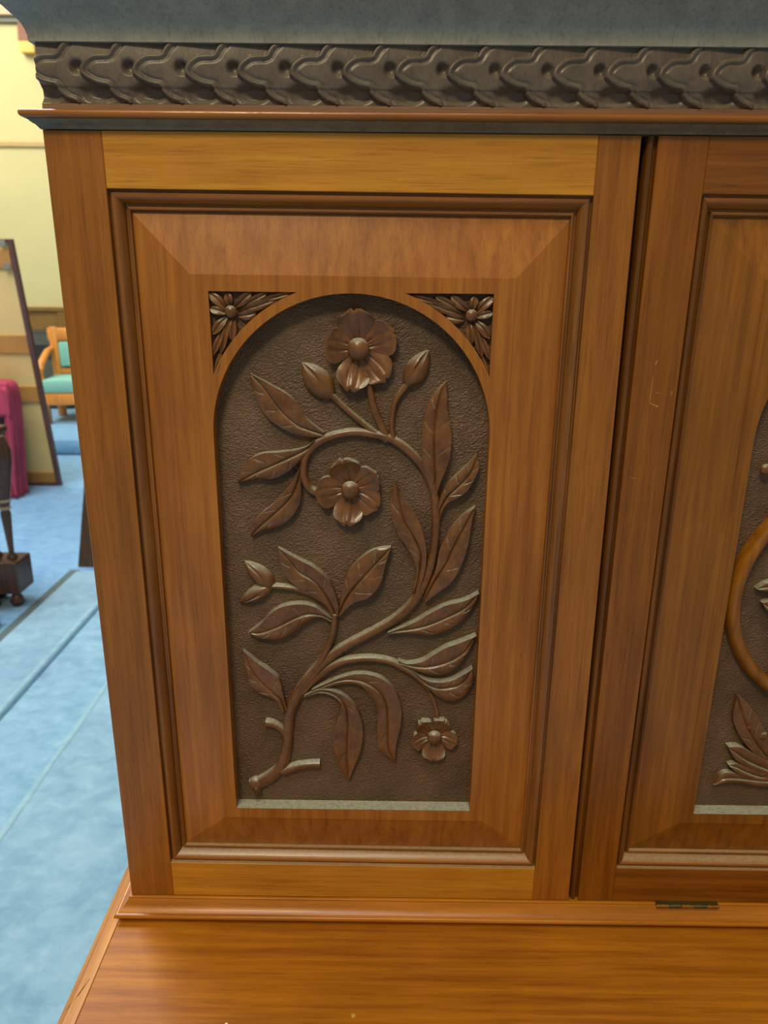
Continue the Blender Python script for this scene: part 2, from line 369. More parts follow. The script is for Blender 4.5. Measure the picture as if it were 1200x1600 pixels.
V, F = scale_tile(0, (XR - x0 - k * PM) / PM * PER); mesh('carved_scale', [(v[0] + x0 + k * PM, v[1], v[2]) for v in V], F, M_FRIEZE, cornice, True, 60)

# worktop and the lower cabinet
WT = -0.6440
top = MB().box(-0.2770, 0.7165, 0.400, 1.03, WT - 0.024, WT, 0.0008).put('worktop', M_TOP, sb)
prof = [(-0.2772, WT - 0.024), (-0.2772, WT - 0.0003), (-0.2778, WT + 0.0001), (-0.2840, WT - 0.0003), (-0.2868, WT + 0.0002), (-0.2885, WT + 0.0001), (-0.2900, WT - 0.0010), (-0.2915, WT - 0.0030), (-0.2938, WT - 0.0050), (-0.2958, WT - 0.0062), (-0.2972, WT - 0.0085), (-0.2972, WT - 0.013), (-0.2940, WT - 0.018), (-0.2900, WT - 0.024)]
V = [(x, y, z) for y in (0.385, 1.03) for x, z in prof]; n = len(prof)
F = [(i, (i + 1) % n, (i + 1) % n + n, i + n) for i in range(n)] + [tuple(range(n)), tuple(range(n, 2 * n))]
mesh('edge_moulding', V, F, M_TOPEDGE, sb, True, 28)
V = [(x, 0.400 - (-0.2772 - a[0]), a[1]) for x in (-0.277, 0.7165) for a in prof]
mesh('edge_moulding', V, F, M_TOP, sb, True, 28)
MB().box(-0.262, -0.244, 0.43, 1.0, PZ + 0.06, WT - 0.0245).box(0.684, 0.702, 0.43, 1.0, PZ + 0.06, WT - 0.0245).box(-0.244, 0.684, 0.44, 0.99, PZ + 0.06, WT - 0.0245).put('lower_carcass', M_STILE, sb)
MB().box(-0.272, 0.712, 0.42, 1.01, PZ, PZ + 0.06, 0.003).put('plinth', M_RAIL, sb)
for xa, xb in ((-0.24, 0.214), (0.226, 0.68)):
    dr = MB().box(xa, xb, 0.418, 0.4395, WT - 0.17, WT - 0.035, 0.002).put('drawer', M_RAIL, sb)
    MB().lathe([(0.004, 0), (0.006, 0.004), (0.014, 0.012), (0.012, 0.02), (0.001, 0.023)], 0, 0, 14)
    kn = MB().lathe([(0.005, 0), (0.006, 0.006), (0.014, 0.014), (0.012, 0.020), (0.001, 0.023)], 0, 0, 14)
    kn.V = [((xa + xb) / 2 + x, 0.418 - z, WT - 0.10 + y) for x, y, z in kn.V]; kn.put('knob', M_BASE, dr, True)
    d2 = MB().box(xa, xb, 0.418, 0.4395, PZ + 0.075, WT - 0.18, 0.002).put('cupboard_front', M_STILE, sb)
    MB().box(xa + 0.06, xb - 0.06, 0.412, 0.4179, PZ + 0.14, WT - 0.24, 0.003).put('raised_panel', M_PANEL, d2)

# ------------------------------------------------------------ doors
YP, YF, YG = 0.6325, 0.6215, 0.6355     # outer edge of the fielded panel, its raised field, the sunk ground
ACX, AR, ASZ, AB = -0.0310, 0.1185, -0.1280, -0.5120
R2 = 0.1268
def inset(q, d):
    q = [np.array(p, float) for p in q]; out = []
    for i in range(4):
        p, a, b = q[i], q[(i - 1) % 4], q[(i + 1) % 4]
        u = (a - p) / np.linalg.norm(a - p); v = (b - p) / np.linalg.norm(b - p)
        out.append(p + (u + v) * d)
    return out
MPROF = [(0, 0.0002), (0.0001, 0.0050), (0.0014, 0.0052), (0.0018, 0.0032), (0.0026, 0.0024), (0.0040, 0.0023), (0.0054, 0.0029), (0.0070, 0.0045), (0.0084, 0.0066), (0.0095, 0.0090), (0.0101, 0.0112), (0.0114, 0.0114),
         (0.0118, 0.0096), (0.0128, 0.0089), (0.0140, 0.0093), (0.0146, 0.0130), (0.0170, 0.0140)]
def moulding(quad, parent, mh, mv):
    for s in range(4):
        V = []; F = []
        for d, dep in MPROF:
            q = inset(quad, d); V += [(q[s][0], Y0 + dep, q[s][1]), (q[(s + 1) % 4][0], Y0 + dep, q[(s + 1) % 4][1])]
        for i in range(len(MPROF) - 1): a = 2 * i; F.append((a, a + 1, a + 3, a + 2))
        mesh('moulding', V, F, mh if s % 2 == 0 else mv, parent, True, 32)
def fielded_panel(dx, parent, mat, gmat):
    """raised-and-fielded board: four bevels, a flat field, an arched recess and two sunk spandrels"""
    pq = [(-0.2072 + dx, 0.0512), (0.1452 + dx, 0.0492), (0.1450 + dx, -0.5655), (-0.2070 + dx, -0.5640)]
    fq = [(-0.1612 + dx, 0.0045), (0.1025 + dx, 0.0035), (0.1010 + dx, -0.5240), (-0.1612 + dx, -0.5228)]
    bm = bmesh.new()
    P = [bm.verts.new((x, YP, z)) for x, z in pq]; S = [bm.verts.new((x, YF + 0.0007, z)) for x, z in fq]
    for i in range(4): bm.faces.new((P[i], P[(i + 1) % 4], S[(i + 1) % 4], S[i]))
    fi = inset(fq, 0.0003); O = [bm.verts.new((p[0], YF, p[1])) for p in fi]
    for i in range(4): bm.faces.new((S[i], S[(i + 1) % 4], O[(i + 1) % 4], O[i]))
    loops = []
    cx = ACX + dx
    a = [(cx - AR, AB), (cx - AR, ASZ)] + [(cx + AR * math.cos(t), ASZ + AR * math.sin(t)) for t in np.linspace(math.pi, 0, 49)[1:-1]] + [(cx + AR, ASZ), (cx + AR, AB)]
    loops.append((a, YG + 0.0005))
    for sg in (-1, 1):
        xe = 0.1158; zc = -0.0088
        t0 = math.acos(xe / R2); t1 = math.asin((zc - ASZ) / R2)
        b = [(cx + sg * xe, zc)] + [(cx + sg * R2 * math.cos(t), ASZ + R2 * math.sin(t)) for t in np.linspace(t1 - 0.005, t0 + 0.005, 18)]
        loops.append((b, YF + 0.0062))
    fill = [(O[i], O[(i + 1) % 4]) for i in range(4)]
    edges = [bm.edges.get(e) or bm.edges.new(e) for e in fill]
    for pts, yd in loops:
        vs = [bm.verts.new((x, YF, z)) for x, z in pts]; bs = [bm.verts.new((x, yd, z)) for x, z in pts]; n = len(vs)
        for i in range(n):
            edges.append(bm.edges.new((vs[i], vs[(i + 1) % n])))
        for i in range(n): bm.faces.new((vs[i], vs[(i + 1) % n], bs[(i + 1) % n], bs[i]))
        if yd < YG: bm.faces.new(bs)
    bmesh.ops.triangle_fill(bm, use_beauty=True, use_dissolve=False, edges=edges)
    # back
    B = [bm.verts.new((x, YG + 0.004, z)) for x, z in pq]
    for i in range(4): bm.faces.new((P[i], P[(i + 1) % 4], B[(i + 1) % 4], B[i]))
    V = [v.co[:] for v in bm.verts]; bm.verts.index_update(); F = [[v.index for v in f.verts] for f in bm.faces]; bm.free()
    return mesh('fielded_panel', V, F, mat, parent, True, 6.5)

def door(dx, label, mats):
    ms, mr, mp, mmh, mmv = mats
    # dark punched ground board that carries everything else
    V = []; F = []; nx, nz = 60, 110
    xa, xb, za, zb = ACX - AR - 0.001 + dx, ACX + AR + 0.001 + dx, AB - 0.001, ASZ + AR + 0.001
    rng = np.random.RandomState(3)
    for j in range(nz + 1):
        for i in range(nx + 1):
            x = xa + (xb - xa) * i / nx; z = za + (zb - za) * j / nz
            wv = 0.00035 * math.sin(x * 190 + 2 * math.sin(z * 60)) * math.sin(z * 170 + 1.5 * math.sin(x * 80)) + rng.uniform(-0.00012, 0.00012)
            V.append((x, YG + wv, z))
    for j in range(nz):
        for i in range(nx): a = j * (nx + 1) + i; F.append((a, a + 1, a + nx + 2, a + nx + 1))
    n = len(V)
    V += [(xa, YG + 0.006, za), (xb, YG + 0.006, za), (xb, YG + 0.006, zb), (xa, YG + 0.006, zb)]
    F += [(n, n + 1, n + 2, n + 3)]
    d = mesh('door', V, F, M_GROUND, sb, True); d['label'] = label
    oq = [(-0.2208 + dx, 0.0668), (0.1580 + dx, 0.0650), (0.1580 + dx, -0.5808), (-0.2208 + dx, -0.5785)]
    xl = XL if dx == 0 else 0.2062
    xr_t, xr_b = (0.1905, 0.1962) if dx == 0 else (0.1580 + dx + 0.040, 0.1580 + dx + 0.040)
    zt, zb_ = Z_TOP - 0.0012, Z_BOT + 0.0006
    plate('stile', [(xl if dx == 0 else 0.2036, zt), (oq[0][0], zt), (oq[3][0], zb_), (xl, zb_)], Y0, Y0 + 0.021, ms, d)
    plate('stile', [(oq[1][0], zt), (xr_t, zt), (xr_b, zb_), (oq[2][0], zb_)], Y0, Y0 + 0.021, ms, d)
    plate('rail', [(oq[0][0], zt), (oq[1][0], zt), oq[1], oq[0]], Y0 + 0.0001, Y0 + 0.021, mr, d)
    plate('rail', [oq[3], oq[2], (oq[2][0], zb_), (oq[3][0], zb_)], Y0 + 0.0001, Y0 + 0.021, mr, d)
    moulding(oq, d, mmh, mmv)
    fielded_panel(dx, d, mp, M_GROUND)
    MB().box(ACX - AR + dx + 0.0002, ACX + AR + dx - 0.0002, YF + 0.0003, YG - 0.0002, AB - 0.0004, AB + 0.0007).put('sill', M_LEDGE, d)
    for sg in (-1, 1):
        xe = 0.1157; zc = -0.0089; t0 = math.acos(xe / R2); t1 = math.asin((zc - ASZ) / R2)
        b = [(ACX + dx + sg * xe, zc)] + [(ACX + dx + sg * (R2 + .0001) * math.cos(t), ASZ + (R2 + .0001) * math.sin(t)) for t in np.linspace(t1 - 0.005, t0 + 0.005, 14)]; n = len(b)
        mesh('spandrel_ground', [(x, y, z) for y in (YF + 0.0058, YF + 0.0061) for x, z in b], [tuple(range(n)), tuple(range(2 * n - 1, n - 1, -1))] + [(i, (i + 1) % n, (i + 1) % n + n, i + n) for i in range(n)], M_GROUND, d)
    return d
LD = door(0.0, 'left door with flowering branch carved under an arch', (M_STILE, M_RAIL, M_PANEL, M_MOULDH, M_MOULDV))
RDX = 0.4630
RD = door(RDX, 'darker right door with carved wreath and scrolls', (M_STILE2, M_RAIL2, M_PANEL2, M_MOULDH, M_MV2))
# meeting bead between the doors
V = []; F = []
pr = [(0.0, 0.012), (0.0, 0.004), (0.0008, 0.0022), (0.0024, 0.0012), (0.0042, 0.0018), (0.0052, 0.0040), (0.0060, 0.0048), (0.0072, 0.0050), (0.0072, 0.012)]
for x0_, z in ((0.1960, Z_TOP - 0.0012), (0.1986, Z_BOT + 0.0006)): V += [(x0_ + a, Y0 + b, z) for a, b in pr]
n = len(pr); F = [(i, (i + 1) % n, (i + 1) % n + n, i + n) for i in range(n)] + [tuple(range(n)), tuple(range(n, 2 * n))]
mesh('meeting_bead', V, F, M_MV2, sb, True, 35)

# hinge on the bottom edge of the right door
BRASS = plain('aged_brass', srgb(190, 150, 60), 0.28, 0.35, 300, metal=1.0)
BRASSD = plain('dark_brass', srgb(110, 108, 66), 0.45, 0.3, 300, metal=0.9)
hx0, hz = atY(1026, 1412, 0.615); hx1 = atY(1124, 1412, 0.615)[0]; hz = Z_BOT - 0.0012
hinge = MB().box(hx0, hx1, 0.6168, 0.6199, hz - 0.0002, hz + 0.0022).put('hinge', BRASSD, sb)
for i in range(5):
    a = hx0 + (hx1 - hx0) * i / 5 + 0.0002; b = hx0 + (hx1 - hx0) * (i + 1) / 5 - 0.0002
    MB().tube([(a, 0.6155, hz + 0.0006), (b, 0.6155, hz + 0.0006)], 0.0021, 12).put('knuckle', BRASS if i % 2 == 0 else BRASSD, hinge, True)

# ------------------------------------------------------------ carving
def spline(pts, N):
    P = np.array(pts, float); P = np.vstack([2 * P[0] - P[1], P, 2 * P[-1] - P[-2]])
    L = [0]
    for i in range(1, len(P) - 2): L.append(L[-1] + np.linalg.norm(P[i + 1] - P[i]))
    out = []
    for t in np.linspace(0, L[-1], N):
        i = min(max(np.searchsorted(L, t, side='right') - 1, 0), len(L) - 2); u = (t - L[i]) / max(1e-9, L[i + 1] - L[i])
        a, b, c, d = P[i], P[i + 1], P[i + 2], P[i + 3]
        out.append(0.5 * ((2 * b) + (c - a) * u + (2 * a - 5 * b + 4 * c - d) * u * u + (3 * b - a - 3 * c + d) * u ** 3))
    return np.array(out)
def relief(top, walls, name, mat, parent, ground=None, sharp=50):
    """top: rows of (x, height, z); walls: ordered boundary indices dropped to the ground"""
    V, F = top; n = len(V); VV = [(x, ground - h, z) for x, h, z in V]; FF = list(F)
    c = np.mean([(V[i][0], V[i][2]) for i in walls], 0)
    for i in walls:
        x, h, z = V[i]; VV.append((x, ground - h, z))
    m = len(walls)
    for i in walls:
        x, h, z = V[i]; VV.append((x, ground + 0.0008, z))
    for k in range(m): a = n + k; b = n + (k + 1) % m; FF.append((a, b, b + m, a + m))
    me = mesh(name, VV, FF, mat, parent, True, sharp); return me
def grid_boundary(N, M): return [i * M for i in range(N)] + [(N - 1) * M + j for j in range(1, M)] + [i * M + M - 1 for i in range(N - 2, -1, -1)] + [j for j in range(M - 2, 0, -1)]
def leaf(mid, A, B, parent, h=(0.0050, 0.0072, 0.0045), ea=0.0006, eb=0.0, veins=(0.30, 0.52, 0.72), N=80, M=10, mat=None, ground=YG, tr=None, base=True, depth=1.0):
    tr = tr or (lambda p: atY(p[0], p[1], ground - 0.006))
    mm = spline([tr(p) for p in mid], N); aa = spline([tr(p) for p in A], N); bb = spline([tr(p) for p in B], N)
    L = np.sum(np.linalg.norm(np.diff(mm, axis=0), axis=1)); V = []; cols = 2 * M + 1
    for i in range(N):
        t = i / (N - 1)
        H = h[0] + (h[1] - h[0]) * math.sin(min(1, t / 0.5) * math.pi / 2) if t < 0.5 else h[1] + (h[2] - h[1]) * ((t - 0.5) / 0.5) ** 1.5
        for j in range(cols):
            s = abs(j - M) / M; e = aa[i] if j < M else bb[i]
            p = mm[i] * (1 - s) + e * s; wd = np.linalg.norm(e - mm[i])
            hh = H + (ea if j < M else eb) * s * s + 0.0009 * math.sin(math.pi * s) * min(1, wd / 0.008) * depth
            hh -= 0.0020 * depth * math.exp(-((s * wd) / 0.0009) ** 2) * (1 - 0.5 * t)
            if s > 0.12 and wd > 0.003:
                for k, tv in enumerate(veins):
                    off = tv + (0.03 if j > M else 0)
                    dd = (t - off - 0.13 * s) * L
                    hh -= 0.0013 * depth * math.exp(-(dd / 0.00055) ** 2) * (1 - math.exp(-((s - 0.12) / 0.15) ** 2)) * (1 if s < 0.85 else max(0, (1 - s) / 0.15))
            V.append((p[0], hh, p[1]))
    F = [(i * cols + j, i * cols + j + 1, (i + 1) * cols + j + 1, (i + 1) * cols + j) for i in range(N - 1) for j in range(cols - 1)]
    return relief((V, F), grid_boundary(N, cols), 'leaf', mat or M_CARVE, parent, ground)
def stem(pts, widths, parent, h=0.0062, name='stem', N=None, mat=None, ground=YG, tr=None, hs=None, sc=None):
    tr = tr or (lambda p: atY(p[0], p[1], ground - 0.005))
    sc = sc or 0.00058
    N = N or max(14, len(pts) * 9); P = spline([tr(p) for p in pts], N); wv = np.interp(np.linspace(0, 1, N), np.linspace(0, 1, len(widths)), widths) * sc / 2
    hv = np.interp(np.linspace(0, 1, N), np.linspace(0, 1, len(hs)), hs) if hs else np.full(N, h)
    V = []; K = 11; F = []
    for i in range(N):
        t = P[min(i + 1, N - 1)] - P[max(i - 1, 0)]; t = t / np.linalg.norm(t); nrm = np.array([-t[1], t[0]])
        for k in range(K):
            a = math.pi * k / (K - 1); c, s = math.cos(a), math.sin(a)
            off = wv[i] * math.copysign(abs(c) ** 0.8, c); hh = hv[i] * abs(s) ** 0.7
            p = P[i] + nrm * off; V.append((p[0], ground + 0.0006 - hh if s > 1e-6 else ground + 0.0008, p[1]))
    for i in range(N - 1):
        for k in range(K - 1): a = i * K + k; F.append((a, a + 1, a + K + 1, a + K))
    F.append(tuple(range(K))); F.append(tuple((N - 1) * K + k for k in range(K)))
    return mesh(name, V, F, mat or M_CARVE, parent, True, 55)
def boss(c, rpx, h0, parent, name='flower_centre', ground=YG, tr=None, sc=0.00056, mat=None):
    tr = tr or (lambda p: atY(p[0], p[1], ground - 0.008)); x, z = tr(c); r = rpx * sc
    bm = bmesh.new(); bmesh.ops.create_uvsphere(bm, u_segments=24, v_segments=16, radius=r)
    V = [(x + v.co.x, ground - h0 - v.co.z * 0.75, z + v.co.y) for v in bm.verts]; bm.verts.index_update(); F = [[v.index for v in f.verts] for f in bm.faces]; bm.free()
    return mesh(name, V, F, mat or M_CARVE, parent, True)
def petal(c, ang, L, wd, r0, parent, rim=0.0092, notch=0.08, ground=YG, sc=0.00057, seed=0, low=0.0022):
    x, z = atY(c[0], c[1], ground - 0.007); N, M = 26, 14; a = math.radians(ang); u = np.array([math.cos(a), math.sin(a)]); v = np.array([-u[1], u[0]]); V = []
    L *= sc; wd *= sc; r0 *= sc; cols = 2 * M + 1
    for i in range(N):
        t = i / (N - 1)
        for j in range(cols):
            s = (j - M) / M
            prof = 0.34 + 0.66 * math.sin(min(1, t / 0.66) * math.pi / 2) if t < 0.66 else 1 - 0.42 * ((t - 0.66) / 0.34) ** 2.4
            reach = L * (1 - 0.11 * s * s - 0.8 * notch * math.exp(-(s / 0.14) ** 2) + 0.012 * math.sin(6 * s + seed))
            rr = r0 + (reach - r0) * t; off = s * wd / 2 * prof
            p = np.array([x, z]) + u * rr + v * off
            hh = low + (rim - low) * (0.35 * t + 0.65 * t * t) - 0.0016 * s * s * math.sin(math.pi * min(1, t / 0.8))
            hh -= 0.0010 * math.exp(-((abs(s) - 0.28) / 0.10) ** 2) * (1 - t) * 1.5 * (1 if t > 0.05 else 0)
            hh -= 0.0010 * math.exp(-(s / 0.08) ** 2) * (1 - t)
            if t > 0.9: hh -= (t - 0.9) * 0.02
            V.append((p[0], hh, p[1]))
    F = [(i * cols + j, i * cols + j + 1, (i + 1) * cols + j + 1, (i + 1) * cols + j) for i in range(N - 1) for j in range(cols - 1)]
    return relief((V, F), grid_boundary(N, cols), 'petal', M_CARVE, parent, ground)
def bud(tip, base, wpx, parent, h=0.0095, ground=YG, sc=0.00057, side=1, tr=None, mat=None):
    tr = tr or (lambda p: atY(p[0], p[1], ground - 0.006)); a = np.array(tr(base)); b = np.array(tr(tip)); N, K = 26, 19; u = b - a; L = np.linalg.norm(u); u /= L; nv = np.array([-u[1], u[0]]); V = []; F = []
    for i in range(N):
        t = i / (N - 1); w_ = wpx * sc / 2 * max(0.0, math.sin(math.pi * min(1, (t * 0.96 + 0.05) ** 0.85))) ** 0.75
        for k in range(K):
            an = math.pi * k / (K - 1); c, s = math.cos(an), math.sin(an); off = w_ * c; hh = h * s * (w_ / (wpx * sc / 2)) ** 0.6
            g = c - side * 0.12 - 0.25 * side * (t - 0.5); hh -= 0.0026 * math.exp(-(g / 0.13) ** 2) * math.exp(-((t - 0.6) / 0.33) ** 4)
            p = a + u * (L * t) + nv * off; V.append((p[0], ground + 0.0006 - max(hh, -0.0002), p[1]))
    for i in range(N - 1):
        for k in range(K - 1): q = i * K + k; F.append((q, q + 1, q + K + 1, q + K))
    return mesh('bud', V, F, mat or M_CARVE, parent, True, 60)

# --- left door: branch with leaves (points measured on the carving)
LEAVES = [
 ([(506,680),(483,672),(464,664),(439,642),(413,608),(390,584)], [(506,684),(484,683),(452,675),(421,655),(404,631),(393,603),(390,584)], [(506,676),(480,655),(467,636),(452,618),(421,600),(390,584)]),
 ([(493,690),(477,703),(453,715),(427,727),(402,738),(371,755)], [(495,694),(477,712),(460,728),(443,741),(425,748),(402,748),(382,752),(371,755)], [(492,687),(480,697),(460,703),(435,706),(410,708),(390,718),(377,737),(371,755)]),
 ([(474,717),(467,747),(460,767),(450,783),(427,805),(402,827),(392,840)], [(477,718),(471,750),(470,777),(463,797),(450,813),(432,823),(410,830),(392,840)], [(471,716),(467,732),(457,752),(443,770),(427,787),(405,805),(393,822),(392,840)]),
 ([(678,772),(680,747),(679,719),(679,676),(683,639),(691,609),(698,595)], [(674,772),(669,747),(663,734),(660,716),(659,687),(662,657),(669,633),(680,614),(698,595)], [(682,772),(688,753),(696,734),(702,714),(705,687),(703,659),(699,640),(698,595)]),
 ([(684,812),(689,794),(699,776),(714,762),(729,747),(740,729),(745,709)], [(682,812),(685,790),(691,770),(702,753),(716,740),(732,725),(745,709)], [(687,812),(690,800),(699,785),(714,777),(729,766),(740,749),(748,729),(745,709)]),
 ([(663,938),(674,917),(686,897),(699,877),(707,858),(723,828),(743,791)], [(661,936),(671,912),(681,888),(686,862),(691,849),(702,830),(714,815),(727,802),(743,791)], [(665,940),(685,924),(703,910),(716,891),(725,869),(732,844),(737,813),(743,791)]),
 ([(648,928),(654,904),(657,882),(657,864),(646,839),(633,817),(626,794),(619,756)], [(644,926),(650,900),(648,882),(642,867),(633,851),(625,841),(616,821),(611,800),(611,777),(619,756)], [(653,928),(663,895),(666,873),(665,852),(661,832),(654,813),(642,794),(629,777),(619,756)]),
 ([(604,991),(615,987),(639,983),(666,977),(696,965),(725,950),(748,926)], [(606,993),(633,990),(655,990),(674,991),(703,981),(725,965),(743,941),(748,926)], [(606,988),(633,977),(652,968),(670,957),(696,944),(725,937),(748,926)]),
 ([(622,1036),(652,1041),(677,1040),(703,1032),(725,1018),(744,992)], [(622,1040),(642,1046),(666,1052),(692,1052),(714,1040),(731,1019),(744,992)], [(622,1032),(637,1036),(659,1032),(677,1021),(696,1010),(716,1003),(744,992)]),
 ([(642,1048),(660,1064),(680,1074),(703,1074),(722,1066),(738,1043)], [(640,1052),(659,1066),(670,1077),(685,1088),(703,1094),(721,1089),(733,1076),(739,1060),(738,1043)], [(644,1047),(659,1058),(677,1064),(703,1062),(725,1051),(738,1043)]),
 ([(524,965),(521,953),(507,927),(490,907),(468,894),(451,875),(434,856)], [(521,964),(507,946),(486,931),(462,916),(444,898),(438,879),(434,856)], [(528,962),(528,942),(520,918),(509,901),(490,885),(464,872),(434,856)]),
 ([(527,964),(540,937),(555,916),(577,892),(598,870),(611,855)], [(525,962),(530,944),(535,916),(546,892),(564,872),(585,859),(611,855)], [(531,962),(551,942),(577,931),(594,911),(600,890),(605,872),(611,855)]),
 ([(518,970),(503,962),(481,959),(460,966),(434,979),(408,988),(388,988)], [(518,974),(499,965),(477,972),(455,989),(429,998),(403,996),(388,988)], [(518,966),(505,956),(490,946),(468,942),(442,946),(423,957),(408,973),(388,988)]),
 ([(445,1114),(440,1098),(428,1086),(409,1068),(393,1047),(379,1017)], [(441,1116),(428,1096),(407,1086),(390,1070),(382,1042),(379,1017)], [(448,1110),(442,1084),(437,1063),(423,1049),(402,1035),(379,1017)]),
 ([(474,1088),(500,1081),(521,1086),(537,1100),(543,1121),(543,1149),(542,1187),(544,1222)], [(476,1091),(500,1085),(521,1091),(532,1103),(530,1117),(523,1140),(521,1168),(530,1198),(544,1222)], [(476,1086),(500,1077),(526,1081),(547,1095),(562,1117),(567,1145),(563,1173),(554,1196),(544,1222)]),
 ([(485,1080),(532,1063),(565,1065),(589,1079),(603,1100),(606,1131),(607,1170),(617,1194)], [(487,1083),(532,1070),(561,1072),(579,1089),(590,1112),(590,1145),(593,1173),(617,1194)], [(487,1077),(532,1058),(563,1052),(593,1058),(614,1075),(626,1100),(626,1131),(619,1163),(617,1194)]),
]
HS = [(.0055,.0075,.004), (.0055,.0078,.006), (.0055,.0075,.005), (.006,.0075,.005), (.0055,.0078,.007), (.006,.008,.007), (.0055,.007,.004), (.006,.0085,.008), (.006,.0085,.008), (.006,.0080,.0085),
      (.0055,.0078,.0055), (.0055,.0080,.0065), (.0060,.0085,.0080), (.004,.0065,.005), (.006,.0060,.004), (.006,.0065,.0045)]
for i, (m_, a_, b_) in enumerate(LEAVES):
    leaf(m_, a_, b_, LD, HS[i], ea=-0.0012, eb=0.0012)
S = lambda p, w_, **k: stem(p, w_, LD, **k)
S([(392,1229),(408,1224),(425,1214),(440,1198),(448,1170),(450,1140),(454,1112),(466,1085),(484,1060),(508,1034),(540,1011),(580,990),(618,968),(648,940),(666,905),(676,870),(681,830),(681,790),(676,762),(664,736),(646,713),(625,695),(602,683)],
  [22,24,20,18,18,18,20,20,18,16,16,16,16,16,16,15,14,14,14,14,14,13], hs=[.006,.0065,.0075,.0075,.0075,.0075,.0075,.007,.0065], name='main_stem')
S([(602,684),(580,679),(555,676),(527,680),(503,689),(484,704),(475,722),(474,745),(482,763),(496,772)], [13,13,13,13,13,13,12,12,13,12], h=0.0070)
S([(452,1118),(460,1092),(478,1062),(500,1035),(514,1008),(521,985),(523,960)], [12,13,13,12,11,11,11], h=0.0078)
S([(522,966),(510,945),(488,930),(462,921),(440,918),(424,917)], [7,8,9,9,9,9], h=0.0066)
S([(470,1085),(498,1057),(532,1036),(572,1030),(606,1034),(632,1046),(652,1060),(670,1078)], [12,13,14,13,12,12,10,6], h=0.0070)
S([(606,688),(594,662),(583,634),(577,606),(573,586)], [12,12,12,11,10], h=0.0060)
S([(604,690),(572,666),(543,642),(515,616)], [8,9,9,10], h=0.0062)
S([(615,692),(612,660),(618,628),(636,602)], [8,9,9,10], h=0.0062)
S([(658,1064),(674,1090),(683,1115),(684,1140)], [8,8,8,7], h=0.0030)
S([(450,1166),(446,1150),(438,1140),(426,1133),(414,1131)], [13,13,12,13,15], h=0.0070, name='cut_twig')
S([(440,1208),(458,1201),(478,1197),(500,1196)], [15,15,15,15], h=0.0070, name='cut_twig')
boss((399, 1230), 14, 0.0010, LD, 'branch_end'); boss((400, 1237), 8, 0.0050, LD, 'hollow_shade', mat=M_DARK)  # dark boss paints the shade inside the hollow branch end
def flower(c, ps, rb, hb=0.0058, lift=1.0):
    for k, (an, L, wd) in enumerate(ps): petal(c, an, L, wd * 0.96, rb * 0.6, LD, seed=k, rim=(0.0116 - 0.0024 * (k % 2)) * lift)
    boss(c, rb, hb, LD)
flower((560, 546), [(97, 59, 56), (24, 60, 56), (172, 51, 54), (-46, 62, 52), (-102, 63, 52)], 17)
flower((547, 767), [(104, 52, 52), (30, 50, 48), (186, 55, 52), (-32, 53, 48), (-96, 57, 48)], 15)
flower((679, 1155), [(130, 42, 33), (62, 40, 36), (196, 42, 34), (-12, 43, 35), (-91, 46, 42)], 13, hb=0.0050, lift=0.78)
bud((470, 567), (517, 622), 42, LD, side=-1); bud((671, 547), (636, 604), 36, LD, side=1)
bud((380, 879), (426, 920), 32, LD, side=-1); bud((372, 945), (424, 917), 27, LD, side=1)

# --- corner sprays in the sunk spandrels
GP = YF + 0.0060
SPRAY = [((354,482),(327,457),10),((360,478),(355,457),9),((366,480),(393,457),11),((378,478),(418,458),9),((396,472),(458,458),7),((372,488),(440,464),9),((378,484),(423,473),10),((372,494),(401,489),12),
         ((354,489),(328,482),9),((354,496),(332,522),11),((358,498),(345,553),9),((365,498),(362,532),11),((350,515),(332,556),8),((347,545),(334,598),6)]
for mirror in (False, True):
    def tr(p):
        x, z = atY(p[0], p[1], GP - 0.003); return ((2 * ACX - x) if mirror else x, z - (0.0012 if mirror else 0))
    for (b_, t_, wd) in SPRAY:
        b_ = np.array(b_, float); t_ = np.array(t_, float); wd = wd * 1.45; u = (t_ - b_) / np.linalg.norm(t_ - b_); n_ = np.array([-u[1], u[0]]); pt = lambda s, o: tuple(b_ + (t_ - b_) * s + n_ * o * wd * 0.5)
        leaf([pt(0, 0), pt(.35, .1), pt(.7, .08), pt(1, 0)], [pt(0, .35), pt(.35, .95), pt(.7, .95), pt(.92, .5), pt(1, 0)], [pt(0, -.35), pt(.35, -.8), pt(.7, -.85), pt(.92, -.4), pt(1, 0)], LD,
             h=(.0026, .0054, .0036), ea=-.0008, eb=.0010, veins=(), N=14, M=4, ground=GP, tr=tr, depth=0.7)
    boss((361, 487), 9.0, 0.0042, LD, 'rosette_centre', GP, tr)

